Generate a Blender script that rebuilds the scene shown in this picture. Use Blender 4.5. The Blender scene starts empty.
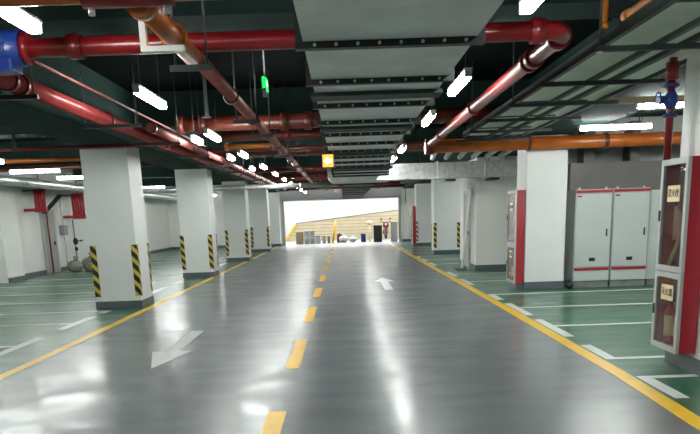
import bpy, bmesh, math, random
from mathutils import Vector, Matrix
random.seed(7)
S = bpy.context.scene
C = S.collection
PI = math.pi

# ------------------------------------------------------------------ materials
def new_mat(name):
    m = bpy.data.materials.new(name); m.use_nodes = True
    nt = m.node_tree; b = nt.nodes['Principled BSDF']
    return m, nt, b
def mat(name, col, rough=0.5, metal=0.0, var=0.12, scale=6.0, bump=0.0, spec=0.5, coat=0.0, detail=4):
    m, nt, b = new_mat(name)
    tc = nt.nodes.new('ShaderNodeTexCoord'); no = nt.nodes.new('ShaderNodeTexNoise')
    no.inputs['Scale'].default_value = scale; no.inputs['Detail'].default_value = detail
    nt.links.new(tc.outputs['Object'], no.inputs['Vector'])
    r = nt.nodes.new('ShaderNodeValToRGB')
    c = Vector(col)
    r.color_ramp.elements[0].position = 0.3; r.color_ramp.elements[1].position = 0.7
    r.color_ramp.elements[0].color = (*(c*(1-var)), 1)
    r.color_ramp.elements[1].color = (*[min(1, x*(1+var)) for x in c], 1)
    nt.links.new(no.outputs['Fac'], r.inputs['Fac'])
    nt.links.new(r.outputs['Color'], b.inputs['Base Color'])
    b.inputs['Roughness'].default_value = rough; b.inputs['Metallic'].default_value = metal
    b.inputs['Specular IOR Level'].default_value = spec
    b.inputs['Coat Weight'].default_value = coat
    if bump:
        bp = nt.nodes.new('ShaderNodeBump'); bp.inputs['Strength'].default_value = bump
        bp.inputs['Distance'].default_value = 0.02
        nt.links.new(no.outputs['Fac'], bp.inputs['Height']); nt.links.new(bp.outputs['Normal'], b.inputs['Normal'])
    return m
def emit(name, col, strength):
    m, nt, b = new_mat(name)
    b.inputs['Base Color'].default_value = (*col, 1)
    b.inputs['Emission Color'].default_value = (*col, 1)
    b.inputs['Emission Strength'].default_value = strength
    return m
def stripes(name, ca, cb, k, slope=1.0, rough=0.45):
    m, nt, b = new_mat(name)
    tc = nt.nodes.new('ShaderNodeTexCoord'); sp = nt.nodes.new('ShaderNodeSeparateXYZ')
    nt.links.new(tc.outputs['Object'], sp.inputs[0])
    def M(op, a, b_=None):
        n = nt.nodes.new('ShaderNodeMath'); n.operation = op
        for i, v in enumerate((a, b_)):
            if v is None: continue
            if isinstance(v, (int, float)): n.inputs[i].default_value = v
            else: nt.links.new(v, n.inputs[i])
        return n.outputs[0]
    s = M('ADD', sp.outputs['X'], sp.outputs['Y'])
    s = M('MULTIPLY', s, slope)
    s = M('ADD', s, sp.outputs['Z'])
    s = M('FRACT', M('MULTIPLY', s, k))
    g = M('GREATER_THAN', s, 0.55)
    mx = nt.nodes.new('ShaderNodeMix'); mx.data_type = 'RGBA'
    nt.links.new(g, mx.inputs['Factor'])
    mx.inputs['A'].default_value = (*ca, 1); mx.inputs['B'].default_value = (*cb, 1)
    nt.links.new(mx.outputs['Result'], b.inputs['Base Color'])
    b.inputs['Roughness'].default_value = rough
    return m

def floor_mat():
    m, nt, b = new_mat('epoxy_floor')
    L = nt.links.new
    tc = nt.nodes.new('ShaderNodeTexCoord'); sp = nt.nodes.new('ShaderNodeSeparateXYZ')
    L(tc.outputs['Object'], sp.inputs[0])
    def M(op, a, b_=None):
        n = nt.nodes.new('ShaderNodeMath'); n.operation = op
        for i, v in enumerate((a, b_)):
            if v is None: continue
            if isinstance(v, (int, float)): n.inputs[i].default_value = v
            else: L(v, n.inputs[i])
        return n.outputs[0]
    X, Y = sp.outputs['X'], sp.outputs['Y']
    e = M('SUBTRACT', 2.60, M('MULTIPLY', M('MAXIMUM', M('SUBTRACT', Y, 14.0), 0.0), 0.0045))
    e = M('SUBTRACT', e, M('MULTIPLY', M('MAXIMUM', M('SUBTRACT', 8.0, Y), 0.0), 0.03))
    right = M('GREATER_THAN', X, e)
    left = M('LESS_THAN', X, -3.68)
    g = M('MAXIMUM', right, left)
    g = M('MULTIPLY', g, M('LESS_THAN', Y, 45.5))
    n1 = nt.nodes.new('ShaderNodeTexNoise'); n1.inputs['Scale'].default_value = 0.9; n1.inputs['Detail'].default_value = 5
    L(tc.outputs['Object'], n1.inputs['Vector'])
    def ramp(c0, c1):
        r = nt.nodes.new('ShaderNodeValToRGB')
        r.color_ramp.elements[0].position = 0.3; r.color_ramp.elements[1].position = 0.7
        r.color_ramp.elements[0].color = (*c0, 1); r.color_ramp.elements[1].color = (*c1, 1)
        L(n1.outputs['Fac'], r.inputs['Fac']); return r.outputs['Color']
    grey = ramp((0.124, 0.150, 0.158), (0.140, 0.167, 0.175))
    green = ramp((0.005, 0.100, 0.046), (0.009, 0.128, 0.060))
    mx = nt.nodes.new('ShaderNodeMix'); mx.data_type = 'RGBA'
    L(g, mx.inputs['Factor']); L(grey, mx.inputs['A']); L(green, mx.inputs['B'])
    L(mx.outputs['Result'], b.inputs['Base Color'])
    # roughness & gentle waviness of the trowelled epoxy
    n2 = nt.nodes.new('ShaderNodeTexNoise'); n2.inputs['Scale'].default_value = 0.8; n2.inputs['Detail'].default_value = 2
    L(tc.outputs['Object'], n2.inputs['Vector'])
    mr = nt.nodes.new('ShaderNodeMapRange')
    mr.inputs['From Min'].default_value = 0.3; mr.inputs['From Max'].default_value = 0.7
    mr.inputs['To Min'].default_value = 0.285; mr.inputs['To Max'].default_value = 0.36
    L(n2.outputs['Fac'], mr.inputs['Value']); L(mr.outputs['Result'], b.inputs['Roughness'])
    n3 = nt.nodes.new('ShaderNodeTexNoise'); n3.inputs['Scale'].default_value = 3.0; n3.inputs['Detail'].default_value = 2.0
    mp = nt.nodes.new('ShaderNodeMapping'); mp.inputs['Scale'].default_value = (0.35, 1.2, 1.0)
    L(tc.outputs['Object'], mp.inputs['Vector']); L(mp.outputs['Vector'], n3.inputs['Vector'])
    bp = nt.nodes.new('ShaderNodeBump'); bp.inputs['Strength'].default_value = 0.3; bp.inputs['Distance'].default_value = 0.010
    L(n3.outputs['Fac'], bp.inputs['Height']); L(bp.outputs['Normal'], b.inputs['Normal'])
    b.inputs['Specular IOR Level'].default_value = 0.6
    nw = nt.nodes.new('ShaderNodeTexNoise'); nw.inputs['Scale'].default_value = 2.2; nw.inputs['Detail'].default_value = 5
    mw_ = nt.nodes.new('ShaderNodeMapping'); mw_.inputs['Scale'].default_value = (0.45, 1.1, 1.0)
    L(tc.outputs['Object'], mw_.inputs['Vector']); L(mw_.outputs['Vector'], nw.inputs['Vector'])
    wr = nt.nodes.new('ShaderNodeMapRange'); wr.inputs['From Min'].default_value = 0.38; wr.inputs['From Max'].default_value = 0.64
    wr.inputs['To Min'].default_value = 0.05; wr.inputs['To Max'].default_value = 0.6
    L(nw.outputs['Fac'], wr.inputs['Value']); L(wr.outputs['Result'], b.inputs['Coat Weight'])
    b.inputs['Coat Roughness'].default_value = 0.17
    L(bp.outputs['Normal'], b.inputs['Coat Normal'])
    return m

M_floor = floor_mat()
M_yellow = mat('yellow_paint', (0.92, 0.56, 0.012), 0.35, var=0.08, scale=3)
M_white_line = mat('white_line_paint', (0.75, 0.78, 0.76), 0.35, var=0.06, scale=3)
M_wall = mat('white_plaster', (0.86, 0.86, 0.83), 0.75, var=0.03, scale=1.2, bump=0.05)
M_column = mat('white_column_paint', (0.80, 0.82, 0.81), 0.6, var=0.03, scale=1.5, bump=0.04)
M_wallB = mat('ramp_wall_white', (0.85, 0.84, 0.82), 0.8, var=0.02)
M_skirt = mat('grey_skirting_paint', (0.09, 0.115, 0.12), 0.4, var=0.1)
M_slab = mat('dark_green_slab', (0.004, 0.007, 0.0068), 0.95, var=0.25, scale=1.2, spec=0.05)
M_beam = mat('dull_green_beam', (0.024, 0.046, 0.041), 0.9, var=0.15, scale=1.5, spec=0.1)
M_red = mat('red_pipe_paint', (0.20, 0.008, 0.010), 0.3, var=0.15, scale=5, coat=0.2)
M_redc = mat('red_cabinet_paint', (0.40, 0.02, 0.035), 0.35, var=0.06)
M_redp = mat('red_pipe_highlight_paint', (0.36, 0.045, 0.045), 0.28, var=0.2, scale=5)  # pinker red, the lit highlight is put into the pipe colour
M_pink = mat('rosy_pipe_paint', (0.32, 0.10, 0.09), 0.28, var=0.25, scale=8)  # dull pink tone, varied by noise
M_orange = mat('orange_pipe_paint', (0.44, 0.11, 0.014), 0.32, var=0.15, scale=5, coat=0.2)
M_orangeL = mat('orange_drain_paint', (0.68, 0.24, 0.04), 0.35, var=0.1)
M_darkred = mat('dark_red_pipe', (0.12, 0.022, 0.012), 0.35, var=0.25, scale=4)
M_galv = mat('galvanised_sheet', (0.84, 0.90, 0.87), 0.42, metal=0.05, var=0.12, scale=3)
M_foil = mat('aluminium_foil_wrap', (0.62, 0.63, 0.62), 0.35, metal=0.6, var=0.2, scale=9, bump=0.5)
M_blacksteel = mat('black_steel', (0.012, 0.017, 0.017), 0.45, var=0.2)
M_darkpanel = mat('dark_green_sheet', (0.022, 0.042, 0.038), 0.6, var=0.2)  # dark green sheet, also carries the unlit shade of the far duct
M_rod = mat('dark_rod', (0.03, 0.032, 0.032), 0.5)
M_bolt = mat('bright_bolt', (0.7, 0.7, 0.7), 0.3, metal=0.7)
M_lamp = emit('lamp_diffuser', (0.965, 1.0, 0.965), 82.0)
M_lamph = mat('lamp_housing_white', (0.6, 0.6, 0.58), 0.4)
M_blue = mat('blue_valve_paint', (0.010, 0.035, 0.20), 0.35, var=0.15)
M_cab = mat('light_grey_enamel', (0.52, 0.58, 0.56), 0.4, var=0.03, scale=2)
M_cabside = mat('grey_enamel_side', (0.42, 0.45, 0.43), 0.45, var=0.04)
M_plinth = mat('grey_plinth', (0.20, 0.21, 0.20), 0.45)
M_darkgrey = mat('dark_grey_sheet', (0.17, 0.165, 0.155), 0.5, var=0.1, scale=3)
M_black = mat('black_plastic', (0.015, 0.015, 0.016), 0.4)
M_alu = mat('brushed_aluminium', (0.50, 0.51, 0.50), 0.4, metal=0.3, var=0.05)
M_label = mat('cream_label', (0.78, 0.66, 0.40), 0.5, var=0.04)
M_ink = mat('dark_red_ink', (0.10, 0.02, 0.02), 0.5)
M_hose = mat('canvas_hose', (0.55, 0.40, 0.30), 0.7)
M_cabin = mat('cabinet_interior', (0.28, 0.17, 0.15), 0.6)
M_cream = mat('cream_ramp_tile', (0.66, 0.56, 0.36), 0.6, var=0.08, scale=2)
M_cardboard = mat('brown_cardboard', (0.28, 0.21, 0.12), 0.7)
M_grey = mat('mid_grey_plastic', (0.28, 0.30, 0.31), 0.5)
M_sack = mat('dusty_sack', (0.26, 0.25, 0.21), 0.85, bump=0.6, scale=12)
M_doorm = mat('grey_door_paint', (0.42, 0.41, 0.38), 0.5)
M_bark = mat('tray_pale_green', (0.80, 0.88, 0.80), 0.55, var=0.1, scale=2)
M_green_e = emit('exit_green_face', (0.02, 0.9, 0.15), 1.4)
M_amber_e = emit('amber_sign_face', (1.0, 0.48, 0.08), 1.3)
M_cream_e = emit('pale_sign_arrow', (1.0, 0.93, 0.75), 2.5)
M_haz = stripes('hazard_black_yellow', (0.012, 0.012, 0.012), (0.62, 0.50, 0.05), 4.6, 1.0)
M_hazr = stripes('hazard_red_white', (0.45, 0.02, 0.03), (0.75, 0.75, 0.72), 4.6, 1.0)
M_ribs = mat('motorbike_maroon', (0.14, 0.02, 0.02), 0.3)
def glass_mat():
    m, nt, b = new_mat('tinted_glass')
    b.inputs['Base Color'].default_value = (0.9, 0.85, 0.82, 1)
    b.inputs['Roughness'].default_value = 0.05
    b.inputs['Transmission Weight'].default_value = 1.0
    b.inputs['IOR'].default_value = 1.2
    return m
M_glass = glass_mat()

# ------------------------------------------------------------------ mesh builder
class MB:
    def __init__(s): s.bm = bmesh.new()
    def box(s, x0, x1, y0, y1, z0, z1, bev=0.0, rot=None):
        r = bmesh.ops.create_cube(s.bm, size=1.0)
        vs = r['verts']
        bmesh.ops.scale(s.bm, vec=(x1-x0, y1-y0, z1-z0), verts=vs)
        if bev:
            es = list({e for v in vs for e in v.link_edges})
            rr = bmesh.ops.bevel(s.bm, geom=es, offset=bev, segments=2, affect='EDGES', profile=0.7)
            vs = list({v for f in rr['faces'] for v in f.verts} | {v for v in vs if v.is_valid})
        if rot: bmesh.ops.rotate(s.bm, cent=(0,0,0), matrix=rot, verts=vs)
        bmesh.ops.translate(s.bm, vec=((x0+x1)/2, (y0+y1)/2, (z0+z1)/2), verts=vs)
        return s
    def tube(s, pts, r, seg=16, cap=True):
        pts = [Vector(p) for p in pts]; rings = []
        n = len(pts); up = None
        for i, p in enumerate(pts):
            a = (pts[i]-pts[i-1]).normalized() if i else (pts[1]-pts[0]).normalized()
            b = (pts[i+1]-pts[i]).normalized() if i < n-1 else a
            t = (a+b).normalized()
            if up is None:
                up = Vector((0,0,1)) if abs(t.z) < 0.9 else Vector((1,0,0))
            u = (up - t*up.dot(t)).normalized(); v = t.cross(u); up = u
            rr = r[i] if isinstance(r, (list, tuple)) else r
            rings.append([s.bm.verts.new(p + (u*math.cos(k*2*PI/seg)+v*math.sin(k*2*PI/seg))*rr) for k in range(seg)])
        for i in range(n-1):
            for k in range(seg):
                f = s.bm.faces.new((rings[i][k], rings[i][(k+1)%seg], rings[i+1][(k+1)%seg], rings[i+1][k])); f.smooth = True
        if cap:
            s.bm.faces.new(rings[0][::-1]); s.bm.faces.new(rings[-1])
        return s
    def poly(s, pts, thick, axis='z'):
        """pts outline extruded by thick along axis"""
        d = {'x': Vector((thick,0,0)), 'y': Vector((0,thick,0)), 'z': Vector((0,0,thick))}[axis]
        a = [s.bm.verts.new(Vector(p)) for p in pts]; b = [s.bm.verts.new(Vector(p)+d) for p in pts]
        s.bm.faces.new(a[::-1]); s.bm.faces.new(b)
        n = len(a)
        for i in range(n): s.bm.faces.new((a[i], a[(i+1)%n], b[(i+1)%n], b[i]))
        return s
    def blob(s, c, rx, ry, rz, sub=3, jit=0.0):
        r = bmesh.ops.create_icosphere(s.bm, subdivisions=sub, radius=1.0)
        for v in r['verts']:
            n = v.co.copy(); k = 1 + jit*(math.sin(n.x*7+c[0]*3)*math.cos(n.y*6)+0.6*math.sin(n.z*9+c[1]))
            v.co = Vector((c[0]+n.x*rx*k, c[1]+n.y*ry*k, c[2]+n.z*rz*k))
        for v in r['verts']:
            for f in v.link_faces: f.smooth = True
        return s
    def done(s, name, m, parent=None, **props):
        bmesh.ops.recalc_face_normals(s.bm, faces=s.bm.faces)
        me = bpy.data.meshes.new(name); 
        if parent is not None and parent.type == 'EMPTY':
            bmesh.ops.translate(s.bm, vec=-Vector(parent.location), verts=s.bm.verts)
        s.bm.to_mesh(me); s.bm.free()
        me.materials.append(m)
        o = bpy.data.objects.new(name, me); C.objects.link(o)
        if parent is not None: o.parent = parent
        for k, v in props.items(): o[k] = v
        return o
def sub(mb, name, m, par, root):
    """sub-part: par is a mesh child at the root's origin"""
    bmesh.ops.translate(mb.bm, vec=-Vector(root.location), verts=mb.bm.verts)
    return mb.done(name, m, par)
def thing(name, label, cat, loc, group=None):
    o = bpy.data.objects.new(name, None); C.objects.link(o); o.location = loc
    o.empty_display_size = 0.1
    o['label'] = label; o['category'] = cat
    if group: o['group'] = group
    return o
def tag(o, label, cat, group=None):
    o['label'] = label; o['category'] = cat
    if group: o['group'] = group
    return o
def struct(mb, name, m):
    o = mb.done(name, m); o['kind'] = 'structure'; return o
def text_mesh(body, size, loc, rot, m, parent, root, name='lettering', depth=0.002):
    cu = bpy.data.curves.new('t', 'FONT'); cu.body = body; cu.size = size
    cu.align_x = 'CENTER'; cu.align_y = 'CENTER'; cu.extrude = depth
    to = bpy.data.objects.new('t', cu); C.objects.link(to)
    bpy.context.view_layer.update()
    me = bpy.data.meshes.new_from_object(to.evaluated_get(bpy.context.evaluated_depsgraph_get()))
    bpy.data.objects.remove(to)
    me.transform(Matrix.Translation(Vector(loc)-Vector(root.location)) @ rot)
    me.materials.clear(); me.materials.append(m)
    o = bpy.data.objects.new(name, me); C.objects.link(o); o.parent = parent
    return o
def arc(c, r, a0, a1, plane, n=8):
    out = []
    for i in range(n+1):
        a = a0+(a1-a0)*i/n; u, v = r*math.cos(a), r*math.sin(a)
        out.append({'xy': (c[0]+u, c[1]+v, c[2]), 'xz': (c[0]+u, c[1], c[2]+v), 'yz': (c[0], c[1]+u, c[2]+v)}[plane])
    return out
ORD = ['nearest', 'second', 'third', 'fourth', 'fifth', 'sixth', 'seventh', 'eighth', 'ninth', 'tenth', 'eleventh', 'twelfth', 'thirteenth', 'fourteenth', 'fifteenth', 'sixteenth', 'seventeenth', 'eighteenth']

SLAB = 3.9; SOFF = 3.0; YEND = 45.7
# ------------------------------------------------------------------ room shell
fl = MB().box(-10.2, 10.4, -8.2, 60.2, -0.2, 0.0).done('floor', M_floor); fl['kind'] = 'structure'
struct(MB().box(-10.2, 10.4, -8.2, YEND+0.25, SLAB, SLAB+0.25), 'ceiling', M_slab)
struct(MB().box(-10.2, -9.9, -8.2, YEND+0.25, 0, SLAB), 'wall_left', M_wall)
struct(MB().box(10.1, 10.4, -8.2, YEND+0.25, 0, SLAB), 'wall_right', M_wall)
struct(MB().box(-9.9, 10.1, -8.2, -8.0, 0, SLAB), 'wall_near', M_wall)
w = MB().box(-9.9, -3.37, YEND, YEND+0.25, 0, SLAB).box(3.12, 10.1, YEND, YEND+0.25, 0, SLAB).box(-3.37, 3.12, YEND, YEND+0.25, 2.52, SLAB)
struct(w, 'wall_far', M_wall)
struct(MB().box(-9.9, -9.6, 22.8, 24.0, 0, 3.5).box(-9.9, -9.6, 16.0, 16.9, 0, 3.5), 'trim_1', M_wall)
struct(MB().box(-9.9, -9.86, -8, 22.8, 0, 0.14).box(-9.9, -9.86, 24.0, 26.45, 0, 0.14).box(-9.9, -9.86, 27.75, YEND, 0, 0.14).box(-9.6,-9.57, 22.8, 24.0, 0, 0.14), 'baseboard_left', M_skirt)
struct(MB().box(-9.86, -3.6, YEND-0.04, YEND, 0, 0.14).box(3.3, 10.1, YEND-0.04, YEND, 0, 0.14), 'baseboard_far', M_skirt)
# opening frame
struct(MB().box(-3.45, -3.37, YEND-0.06, YEND+0.3, 0, 2.58).box(3.12, 3.20, YEND-0.06, YEND+0.3, 0, 2.58).box(-3.37, 3.12, YEND-0.06, YEND, 2.50, 2.62), 'trim_2', M_alu)
# beams: along the two column lines and across at each column row
bm_ = MB().box(-4.62, -3.68, -8, YEND, SOFF, SLAB).box(3.38, 4.45, -8, YEND, SOFF, SLAB)
for y in (-0.2, 7.45, 15.1, 22.6, 30.3, 38.2):
    bm_.box(-9.9, -4.62, y, y+0.6, 3.25, SLAB).box(-3.68, 3.38, y, y+0.6, 3.3, SLAB).box(4.45, 10.1, y, y+0.6, 3.25, SLAB)
struct(bm_, 'ceiling_beams', M_beam)
# alcove behind the switch cabinets, stair block
struct(MB().box(4.5, 10.1, 17.7, 17.9, 0, SLAB).box(4.46, 4.6, 16.9, 17.7, 0, SOFF), 'wall_alcove', M_wall)
struct(MB().box(3.5, 6.2, 21.5, 24.4, 0.0, SOFF), 'wall_stairwell', M_wall)
struct(MB().box(3.47, 6.2, 21.47, 21.5, 0, 0.15).box(3.47, 3.5, 21.5, 22.4, 0, 0.15).box(3.47, 3.5, 23.6, 24.4, 0, 0.15), 'baseboard_stairwell', M_skirt)
d = MB().box(3.46, 3.5, 22.45, 22.53, 0, 2.1).box(3.46, 3.5, 23.42, 23.5, 0, 2.1).box(3.46, 3.5, 22.45, 23.5, 2.1, 2.18).done('door_2', M_alu); d['kind'] = 'structure'
MB().box(3.475, 3.5, 22.53, 23.42, 0.02, 2.1).done('door_leaf', M_doorm, d)
MB().tube([(3.45, 22.62, 1.0), (3.45, 22.75, 1.0)], 0.012, 8).box(3.45, 3.476, 22.60, 22.64, 0.95, 1.05).done('door_handle', M_black, d)
# left-wall door
d = MB().box(-9.9, -9.84, 26.5, 26.6, 0, 2.05).box(-9.9, -9.84, 27.6, 27.7, 0, 2.05).box(-9.9, -9.84, 26.5, 27.7, 2.05, 2.14).done('door_1', M_alu); d['kind'] = 'structure'
MB().box(-9.9, -9.87, 26.6, 27.6, 0.02, 2.05).done('door_leaf', M_doorm, d)
MB().tube([(-9.82, 27.48, 1.0), (-9.82, 27.34, 1.0)], 0.015, 8).box(-9.87, -9.82, 27.46, 27.5, 0.94, 1.06).done('door_handle', M_black, d)

# ------------------------------------------------------------------ floor paint
def fx(y): return 2.60 - 0.0045*max(y-14, 0) - 0.03*max(8-y, 0)
T = 0.003
def strip(fn, y0, y1, w, n=24):
    ys = [y0+(y1-y0)*i/n for i in range(n+1)]
    return [(fn(y)-w/2, y, 0.0005) for y in ys] + [(fn(y)+w/2, y, 0.0005) for y in reversed(ys)]
MB().poly(strip(fx, -8, 45.4, 0.15), T).done('yellow_edge_line', M_yellow, fl, label='solid yellow line along the right edge of the lane')
MB().poly(strip(lambda y: -3.69-0.02*max(10-y, 0), -8, 45.4, 0.13), T).done('yellow_edge_line', M_yellow, fl, label='solid yellow line along the left edge of the lane')
y = 4.65 - 3.78
dash_y = [(4.6, 6.6), (8.45, 10.45), (12.2, 14.2), (15.9, 17.9)]
while dash_y[-1][0] < 40: a = dash_y[-1][0]+3.75; dash_y.append((a, a+2.0))
dash_y = [(0.9, 2.8)] + dash_y
for a, b in dash_y:
    MB().box(-0.672, -0.525, a, b, 0.0005, 0.0035).done('yellow_dash', M_yellow, fl)
# arrows
MB().poly([(-2.16, 8.74, .0005), (-1.91, 9.85, .0005), (-2.08, 9.85, .0005), (-2.08, 11.6, .0005), (-2.26, 11.6, .0005), (-2.26, 9.85, .0005), (-2.41, 9.85, .0005)], T).done('white_arrow', M_white_line, fl, label='white arrow in the left lane pointing to the camera')
MB().poly([(0.91, 20.2, .0005), (0.65, 19.0, .0005), (0.82, 19.0, .0005), (0.82, 16.9, .0005), (1.00, 16.9, .0005), (1.00, 19.0, .0005), (1.17, 19.0, .0005)], T).done('white_arrow', M_white_line, fl, label='white arrow in the right lane pointing away')
# bays : (line y, tick from, tick to)
def bays(side, marks):
    for (ly, t0, t1) in marks:
        if side > 0:
            x0 = fx(ly)+0.10
            MB().box(x0, x0+0.12, t0, t1, 0.0005, 0.0033).box(x0+0.12, 8.2, ly-0.05, ly+0.05, 0.0005, 0.0033).done('white_bay_line', M_white_line, fl)
        else:
            MB().box(-4.46, -4.32, t0, t1, 0.0005, 0.0033).box(-9.5, -4.46, ly-0.05, ly+0.05, 0.0005, 0.0033).done('white_bay_line', M_white_line, fl)
mk = [(5.2, 4.4, 6.0), (7.45, 6.6, 7.5), (8.43, 8.38, 9.3), (10.9, 9.95, 11.6), (13.05, 12.1, 13.7), (15.25, 14.3, 15.3)]
bays(1, mk + [(18.2, 17.4, 19.0), (20.6, 19.8, 21.4), (24.8, 24.0, 25.6), (27.2, 26.4, 28.0), (29.5, 28.7, 29.55), (32.2, 32.15, 33.0), (34.6, 33.8, 35.4), (37.0, 36.2, 37.8)])
bays(-1, [(6.2, 5.4, 7.0), (8.4, 8.35, 9.2), (10.7, 9.9, 11.5), (12.95, 12.25, 13.8), (14.65, 14.3, 14.7), (16.6, 16.55, 17.4), (18.7, 17.9, 19.5), (21.2, 20.4, 21.25),
          (23.6, 23.55, 24.4), (26.2, 25.4, 27.0), (28.6, 27.8, 29.4), (31.5, 31.45, 32.3), (34.0, 33.2, 34.8), (36.3, 35.5, 36.35)])

# ------------------------------------------------------------------ columns
def column(x0, x1, y0, y1, label, guards=True, gm=M_haz, top=SOFF):
    t = thing('column', label, 'column', ((x0+x1)/2, (y0+y1)/2, 0), 'white square columns')
    MB().box(x0, x1, y0, y1, 0, top, 0.012).done('shaft', M_column, t)
    e = 0.012
    MB().box(x0-e, x1+e, y0-e, y1+e, 0.0, 0.15, 0.004).done('skirting', M_skirt, t)
    if guards:
        for sx in (0, 1):
            for sy in (0, 1):
                cx, cy = (x0, x1)[sx], (y0, y1)[sy]; dx, dy = (1, -1)[sx], (1, -1)[sy]
                g = MB()
                xa, xb = sorted((cx-dx*0.008, cx+dx*0.10)); ya, yb = sorted((cy-dy*0.008, cy))
                g.box(xa, xb, ya, yb, 0.24, 1.20)
                xa, xb = sorted((cx-dx*0.008, cx)); ya, yb = sorted((cy, cy+dy*0.10))
                g.box(xa, xb, ya, yb, 0.24, 1.20)
                g.done('corner_guard', gm, t)
    return t
column(-4.66, -3.82, 14.95, 15.85, 'white column with striped corner guards on the left, closest to the camera')
column(-4.54, -3.68, 22.4, 23.3, 'white column with striped corner guards, second on the left of the lane')
column(-4.45, -3.62, 30.2, 31.1, 'white column with striped corner guards, third on the left of the lane')
column(-4.40, -3.56, 38.0, 38.9, 'white column with striped corner guards, fourth on the left of the lane')
column(-4.55, -3.55, 44.6, 45.5, 'plain white column at the left of the bright exit opening', False)
column(3.25, 4.2, 7.32, 8.2, 'white column at the right picture edge behind the near hydrant cabinet', False)
column(3.56, 4.34, 16.0, 16.88, 'plain white column beside the tall grey switch cabinets', False)
column(3.42, 4.40, 30.7, 31.6, 'white column with black and yellow guards on the right beyond the stair block')
column(3.50, 4.35, 39.0, 39.9, 'farthest white column on the right with red and white guards', True, M_hazr)

# ------------------------------------------------------------------ hydrant cabinets
def hydrant(xw, y0, y1, z0, z1, label, foot=False):
    """hung on the lane side of a column whose face is x = xw; glass face looks to -X"""
    th = 0.20; x0 = xw - th; e = 0.001
    t = thing('hydrant_cabinet', label, 'fire cabinet', (xw-th/2, (y0+y1)/2, 0 if foot else z0), 'fire hydrant cabinets on the right hand columns')
    b = MB()
    x1 = xw-0.014
    b.box(x0+0.03, x1, y0, y0+0.012, z0, z1).box(x0+0.03, x1, y1-0.012, y1, z0, z1)
    b.box(x0+0.03, x1, y0+0.012, y1-0.012, z1-0.012, z1).box(x0+0.03, x1, y0+0.012, y1-0.012, z0, z0+0.012)
    b.done('body', M_redc, t, label='red painted side panels')
    MB().box(x1-0.012, x1-0.001, y0+0.012, y1-0.012, z0+0.012, z1-0.012).done('back_panel', M_cabin, t)
    H = z1-z0; zm = z0 + H*0.42; fw = 0.055
    MB().box(x0+0.04, x1-0.012, y0+0.013, y1-0.013, zm-0.01, zm+0.01).done('shelf', M_cabin, t)
    def door(za, zb, txt, lz):
        f = MB()
        f.box(x0, x0+0.03, y0, y0+fw, za, zb).box(x0, x0+0.03, y1-fw, y1, za, zb)
        f.box(x0, x0+0.03, y0+fw, y1-fw, za, za+fw).box(x0, x0+0.03, y0+fw, y1-fw, zb-fw, zb)
        f = f.done('door', M_alu, t, label='pale metal framed glass door')
        sub(MB().box(x0+0.012, x0+0.017, y0+fw, y1-fw, za+fw, zb-fw), 'glass_pane', M_glass, f, t)
        yc = (y0+y1)/2
        sub(MB().box(x0+0.006, x0+0.011, yc-0.135, yc+0.135, lz-0.075, lz+0.075), 'sign_plate', M_label, f, t)
        rot = Matrix(((0,0,-1,0),(-1,0,0,0),(0,1,0,0),(0,0,0,1)))
        text_mesh(txt, 0.082, (x0+0.005, yc, lz), rot, M_ink, f, t)
        sub(MB().box(x0-0.012, x0, y1-0.04, y1-0.02, (za+zb)/2-0.05, (za+zb)/2+0.05), 'latch', M_blacksteel, f, t)
    door(zm+0.003, z1, '消火栓', z1-0.32)
    door(z0, zm-0.003, '灭火器', zm-0.2)
    # contents
    yc = (y0+y1)/2
    hs = MB()
    for k in range(6):
        yy = y1-0.16-0.035*k
        hs.tube([(x0+0.10, yy, zm+0.62-0.02*k), (x0+0.10, yy, zm+0.30)], 0.016, 8)
    hs.done('folded_hose', M_hose, t)
    MB().tube([(x0+0.07, y0+0.10, zm+0.50), (x0+0.07, y1-0.12, zm+0.02)], 0.018, 10).done('hose_nozzle', M_label, t)
    for yy in (yc-0.12, yc+0.12):
        e_ = MB().tube([(x0+0.11, yy, z0+0.03), (x0+0.11, yy, z0+0.36), (x0+0.11, yy, z0+0.41), (x0+0.11, yy, z0+0.43)], [0.055, 0.055, 0.03, 0.018], 16).done('extinguisher', M_redc, t)
        sub(MB().tube([(x0+0.11, yy, z0+0.43), (x0+0.11, yy, z0+0.46)], 0.014, 8).box(x0+0.10, x0+0.12, yy-0.05, yy+0.03, z0+0.46, z0+0.475), 'trigger', M_black, e_, t)
        sub(MB().tube([(x0+0.11, yy, z0+0.12), (x0+0.11, yy, z0+0.32)], 0.0575, 16), 'label_band', M_label, e_, t)
    MB().box(x0+0.035, x1-0.02, y0+0.02, y1-0.02, z0+0.013, z0+0.03).done('yellow_liner', M_yellow, t)
    if foot:
        MB().box(x0+0.05, x1, y0+0.02, y1-0.02, 0.0, z0).done('plinth', M_skirt, t)
hydrant(3.25, 7.52, 8.12, 0.2, 2.02, 'large red and silver fire cabinet with glass doors at the right picture edge')
hydrant(3.56, 16.05, 16.8, 0.12, 1.98, 'red sided glass fire cabinet on the column beside the switch cabinets', True)
hydrant(3.50, 39.05, 39.8, 0.12, 1.95, 'tiny distant red fire cabinet on the farthest right column', True)

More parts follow.
